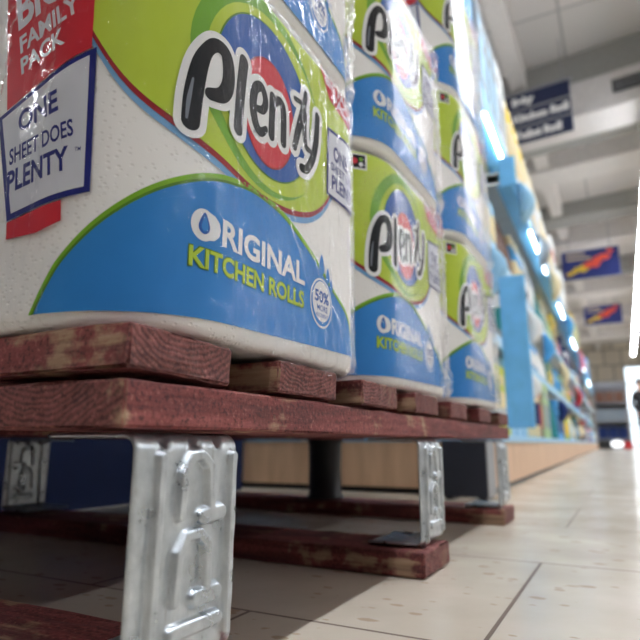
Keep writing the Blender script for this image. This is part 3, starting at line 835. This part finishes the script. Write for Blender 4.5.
for lev in range(4):
    y = .03; i = 0
    hmax = [.27, .26, .31, .42][lev]
    for kind, col, cap, n_, wd, h in {3: [('carton', 'sky blue', 'pale blue', 3, .10, .30), ('carton', 'grey', 'pale blue', 4, .09, .36), ('carton', 'white', 'grey', 2, .09, .38), ('bottle', 'yellow', 'cream', 6, .095, .40), ('bottle', 'cream', 'white', 5, .11, .41), ('bottle', 'white', 'cream', 6, .13, .41)],
                                  0: [('bottle', 'teal', 'white', 3, .075, .23), ('carton', 'yellow green', 'cream', 3, .09, .20), ('carton', 'pale blue', 'white', 4, .09, .25), ('bottle', 'cream', 'navy', 4, .085, .255), ('carton', 'brown', 'red', 2, .1, .24), ('carton', 'pale green', 'grey', 3, .1, .26)],
                                  1: [('carton', 'sky blue', 'white', 4, .10, .25), ('bottle', 'grey', 'teal', 3, .09, .24), ('bottle', 'yellow', 'navy', 3, .08, .24), ('carton', 'white', 'sky blue', 3, .11, .22)]}.get(lev, []):
        used.add((kind, col, lev)); row(kind, col, cap, lev, y, n_, wd, h, [-.012, -.05, -.05, -.008][lev]); y += wd*n_+.03
    while y < GL-.6:
        kind = KIND[rs.randrange(len(KIND))]
        col = PAL[lev][i % len(PAL[lev])]; i += 1
        if (kind, col, lev) in used:
            alt = [(k, c) for c in PAL[lev] for k in ('carton', 'bottle', 'pouch', 'jar', 'tube') if (k, c, lev) not in used]
            if not alt: break
            kind, col = alt[rs.randrange(len(alt))]
        used.add((kind, col, lev))
        far = y > 4.5
        wd = rs.uniform(.075, .11)*(1.9 if far else 1)
        n_ = rs.randint(3, 5)
        if y+wd*n_ > GL-.05: break
        h = hmax*rs.uniform(.68, .97)*(.75 if kind == 'jar' else 1)
        if lev == 3: h = .42*rs.uniform(.80, .96)
        if lev == 2: h = .31*rs.uniform(.82, .96)
        cap = rs.choice([c for c in ('white', 'navy', 'teal', 'grey', 'sky blue', 'yellow', 'cream') if c != col])
        row(kind, col, cap, lev, y, n_, wd, h, [-.012, -.05, -.05, -.008][lev])
        y += wd*n_+rs.uniform(.01, .05)

# ---- small packs hung on the shelf edges
EDGE = {1: ('second shelf edge', -.0322, .40), 2: ('third shelf edge', -.0322, .70), 3: ('canopy edge', .0040, 1.155)}
for lev, y, col, w_, h in ((1, .62, 'teal', .07, .15), (1, 1.05, 'white', .06, .13), (1, 2.6, 'navy', .08, .16),
                           (2, .34, 'pale blue', .07, .16), (2, .80, 'navy', .06, .12), (2, 1.30, 'white', .08, .16), (2, 1.9, 'sky blue', .08, .17), (2, 3.1, 'cream', .1, .2), (2, 5.0, 'red', .14, .24),
                           (3, .98, 'pale blue', .09, .17), (3, 1.62, 'grey', .08, .18), (3, 2.3, 'cream', .1, .2), (3, 3.6, 'sky blue', .12, .22), (3, 5.6, 'pink', .16, .28)):
    nm_, x0, zt = EDGE[lev]
    o = empty('hanging_pack', GM @ Vector((x0, y, zt-h)), GA)
    bm = bmesh.new(); rings = []
    for k in range(7):
        t = k/6; d = .030*sin(pi*(.1+.8*t))
        rings.append([bm.verts.new((d*(1+cos(2*pi*j/12)), w_*.5*math.copysign(abs(sin(2*pi*j/12))**.6, sin(2*pi*j/12)), h*.86*t)) for j in range(12)])
    for a, b in zip(rings, rings[1:]):
        for j in range(12): bm.faces.new((a[j], a[(j+1) % 12], b[(j+1) % 12], b[j])).smooth = True
    bm.faces.new(rings[0][::-1]); bm.faces.new(rings[-1])
    mesh_obj('pouch_body', bm, CM[col], o)
    box_obj('hang_card', (0, -w_*.4, h*.84), (.003, w_*.4, h*1.1), CM['white'], o)
    tag(o, 'small %s pack hanging from the %s of the shelving run' % (col, nm_), 'hanging pack', 'packs hung on the shelf edges')

# ---- blue display fins that stick out from the shelf edge
def fin(name, x0, x1, y, z0, z1, m, label, th=.014):
    p = empty(name, (0, 0, 0))
    bm = bmesh.new(); add_box(bm, (x0, y-th/2, z0), (x1, y+th/2, z1), 0, .004)
    mesh_obj('card', bm, m, p)
    box_obj('clip', (x0-.05, y-.004, z0+.02), (x0, y+.004, z0+.05), M_WHITE, p)
    box_obj('clip', (x0-.05, y-.004, z1-.08), (x0, y+.004, z1-.05), M_WHITE, p)
    tag(p, label, 'display fin'); return p
fin('display_fin', -.096, -.030, 1.36, .150, .545, M_BLUE, 'tall sky blue card fin clipped to the shelf edge nearest the pallet')
fin('display_fin', -.098, -.050, 1.50, .86, .955, M_BLUE, 'small sky blue card fin high up on the upper shelf edge')

# ------------------------------------------------------------------ hanging signs
def art_text(s, size, m, parent, loc, name='lettering'):
    cu = bpy.data.curves.new('t', 'FONT'); cu.body = s; cu.size = size; cu.offset = .008; cu.extrude = .002; cu.resolution_u = 2
    o = bpy.data.objects.new('t', cu); COL.objects.link(o)
    dg = bpy.context.evaluated_depsgraph_get(); me = bpy.data.meshes.new_from_object(o.evaluated_get(dg))
    bpy.data.objects.remove(o); bpy.data.curves.remove(cu)
    me.materials.clear(); me.materials.append(m)
    t = link(name, me, parent); t.location = loc; t.rotation_euler = (pi/2, 0, 0); return t
sg = empty('aisle_sign', (-.555, 5.02, 2.84), -.09)
for k, s in enumerate(('Toilet Roll', 'Kitchen Roll', 'Baby')):
    b = box_obj('sign_panel', (0, -.012, .175*k), (.575, .012, .175*k+.150), M_NAVY, sg, .003)
    art_text(s, .098, M_WHITE, b, (.065, -.0135, .175*k+.042))
bm = bmesh.new(); add_box(bm, (-.02, -.014, .505), (.60, .014, .53)); add_tube(bm, (.06, 0, .53), (.06, 0, CZ-2.84), .005); add_tube(bm, (.52, 0, .53), (.52, 0, CZ-2.84), .005)
for z in (.155, .33): add_box(bm, (0, -.008, z-.003), (.575, .008, z+.018))
mesh_obj('hanger', bm, M_GREY, sg)
tag(sg, 'navy three row aisle sign with white lettering hung above the shelving', 'sign')

def banner(loc, w_, h_, label):
    b = empty('hanging_banner', loc, 0)
    box_obj('board', (0, -.01, 0), (w_, .01, h_), flat('banner_navy', (40, 56, 128), .5), b, .003)
    bm = bmesh.new()
    rr = random.Random(3)
    for k in range(14):
        t = k/13; cx = w_*(.12+.74*t)+rr.uniform(-.01, .01); cz = h_*(.18+.62*t**1.3)+rr.uniform(-.03, .03)
        r = h_*rr.uniform(.06, .11)*(1.2-.6*abs(t-.55))
        vs = [bm.verts.new((cx+r*1.5*cos(a*pi/6+.0), -.012-.0006*k, cz+r*sin(a*pi/6)*(1+.3*sin(a*2.1)))) for a in range(12)]
        f = bm.faces.new(vs[::-1]); f.material_index = 0 if t < .45 else 1
    for k, (a, c) in enumerate(((.08, .42), (.08, .52))):
        vs = [bm.verts.new(q) for q in ((w_*a, -.0125, h_*(.84-.17*k)), (w_*c, -.0125, h_*(.84-.17*k)), (w_*c, -.0125, h_*(.90-.17*k)), (w_*a, -.0125, h_*(.90-.17*k)))]
        f = bm.faces.new(vs); f.material_index = 2
    mesh_obj('picture', bm, [CM['yellow'], flat('banner_orange', (236, 92, 70), .5), CM['cream']], b)
    for x in (.12, w_-.12):
        bm = bmesh.new(); add_tube(bm, (x, 0, h_), (x, 0, CZ-loc[2]), .006); mesh_obj('wire', bm, M_GREY, b)
    tag(b, label, 'banner')
banner((-.52, 10.0, 2.80), .87, .49, 'first navy picture banner past the three row aisle sign, orange and yellow marks')
banner((-.50, 16.0, 3.12), .88, .50, 'second navy picture banner hung beyond the first, towards the far wall')

# ------------------------------------------------------------------ far end: display stand and shopper
ds = empty('display_stand', (-.36, 12.9, 0))
box_obj('base', (0, 0, .0), (.60, .5, .17), M_BLACK, ds, .01)
box_obj('back', (0, .42, .17), (.60, .45, 1.32), M_GREY, ds)
for k in range(3):
    box_obj('shelf', (.0, .0, .17+.36*k), (.60, .42, .20+.36*k), M_GREY, ds, .004)
for x in (0, .575): box_obj('side_frame', (x, .0, .17), (x+.025, .42, 1.3), M_GREY, ds)
box_obj('header', (0, .36, 1.26), (.60, .42, 1.36), M_GREY, ds, .004)
tag(ds, 'grey display stand on a black base at the far aisle end', 'display stand')
for k, (c, m) in enumerate((('navy', CM['navy']), ('grey', CM['grey']), ('brown', CM['brown']))):
    for j in range(3):
        o = box_obj('carton', (0, 0, 0), (.16, .24, .22), m, None, .004)
        o.location = (-.36+.04+.18*j, 12.96, .2005+.36*k)
        tag(o, '%s carton on the %s of the grey display stand' % (c, ['lowest shelf', 'middle shelf', 'top shelf'][k]), 'carton', '%s cartons on the display stand' % c)
bm = bmesh.new(); add_lathe(bm, [(.02, -.03), (.09, -.02), (.115, 0), (.09, .02), (.02, .03)], n=20)
wl = mesh_obj('glowing_disc', bm, emit('disc_glow_white', (250, 252, 255), 1.5)); wl.rotation_euler = (pi/2, 0, 0); wl.location = (.0, 12.868, .095); wl.scale = (1, .55, 1)  # pale round thing made to glow; its brightness is put in
tag(wl, 'round white disc with added glow on the black base of the grey stand', 'lamp')
rb = box_obj('red_box', (.12, 12.76, 0), (.26, 12.88, .15), CM['red'], None, .006); tag(rb, 'small red box beside the base of the far grey stand', 'box')

def person(loc, rz):
    root = empty('person', loc, rz)
    V = [(0, 0, .95), (0, 0, 1.12), (0, .01, 1.34), (0, 0, 1.48), (0, -.01, 1.60),
         (-.10, 0, .90), (-.11, -.05, .50), (-.11, .03, .08), (-.11, -.13, .04),
         (.10, 0, .90), (.11, .06, .50), (.11, .14, .08), (.11, -.02, .04),
         (-.19, 0, 1.40), (-.25, .02, 1.13), (-.23, -.14, .93), (-.225, -.2, .87),
         (.19, 0, 1.40), (.25, .02, 1.13), (.23, -.14, .93), (.225, -.2, .87), (0, -.015, 1.70)]
    E = [(0, 1), (1, 2), (2, 3), (3, 4), (4, 21), (0, 5), (5, 6), (6, 7), (7, 8), (0, 9), (9, 10), (10, 11), (11, 12), (2, 13), (13, 14), (14, 15), (15, 16), (2, 17), (17, 18), (18, 19), (19, 20)]
    R = [.15, .145, .165, .065, .085, .10, .07, .05, .045, .10, .07, .05, .045, .07, .05, .038, .035, .07, .05, .038, .035, .08]
    me = bpy.data.meshes.new('body'); me.from_pydata(V, E, [])
    o = link('body', me, root)
    sk = o.modifiers.new('skin', 'SKIN'); sv = me.skin_vertices[0].data
    for k, r in enumerate(R): sv[k].radius = (r, r*.8); sv[k].use_root = (k == 0)
    sd = o.modifiers.new('sub', 'SUBSURF'); sd.levels = 2; sd.render_levels = 2
    t = NT('shopper_clothes'); z = t.n('SeparateXYZ', {0: t.obj()}).outputs[2]
    c = t.ramp(t.math('DIVIDE', z, 1.8), [(.0, lin((24, 24, 28))), (.5, lin((34, 38, 56))), (.52, lin((26, 27, 34))), (.81, lin((26, 27, 34))), (.83, lin((196, 148, 126)))])
    c_ = t.t.nodes
    t.bsdf(Base_Color=c, Roughness=.8); me.materials.append(t.m)
    bm = bmesh.new(); bmesh.ops.create_uvsphere(bm, u_segments=20, v_segments=14, radius=1)
    for v in bm.verts:
        v.co = Vector((v.co.x*.088, v.co.y*.105+.018, v.co.z*.10+1.715))
        if v.co.y < -.03 and v.co.z < 1.74: v.co.y = -.03
    mesh_obj('hair', bm, M_BLACK, root, True)
    bm = bmesh.new()
    add_box(bm, (-.012, -.125, 1.63), (.012, -.085, 1.665), 0, .006)
    mesh_obj('nose', bm, flat('skin_tone', (196, 148, 126), .6), root)
    bm = bmesh.new()
    for sx in (-1, 1):
        for j in range(4): add_tube(bm, (sx*.225+(j-1.5)*.016, -.215, .865), (sx*.225+(j-1.5)*.015, -.235, .79+.006*abs(j-1.5)), .008, 6)
        add_tube(bm, (sx*.225-sx*.03, -.205, .87), (sx*.225-sx*.05, -.235, .83), .009, 6)
    mesh_obj('hand', bm, bpy.data.materials['skin_tone'], root)
    tag(root, 'person in dark jacket and trousers standing by the bright far doorway', 'person')
person((.62, 17.2, 0), .5)
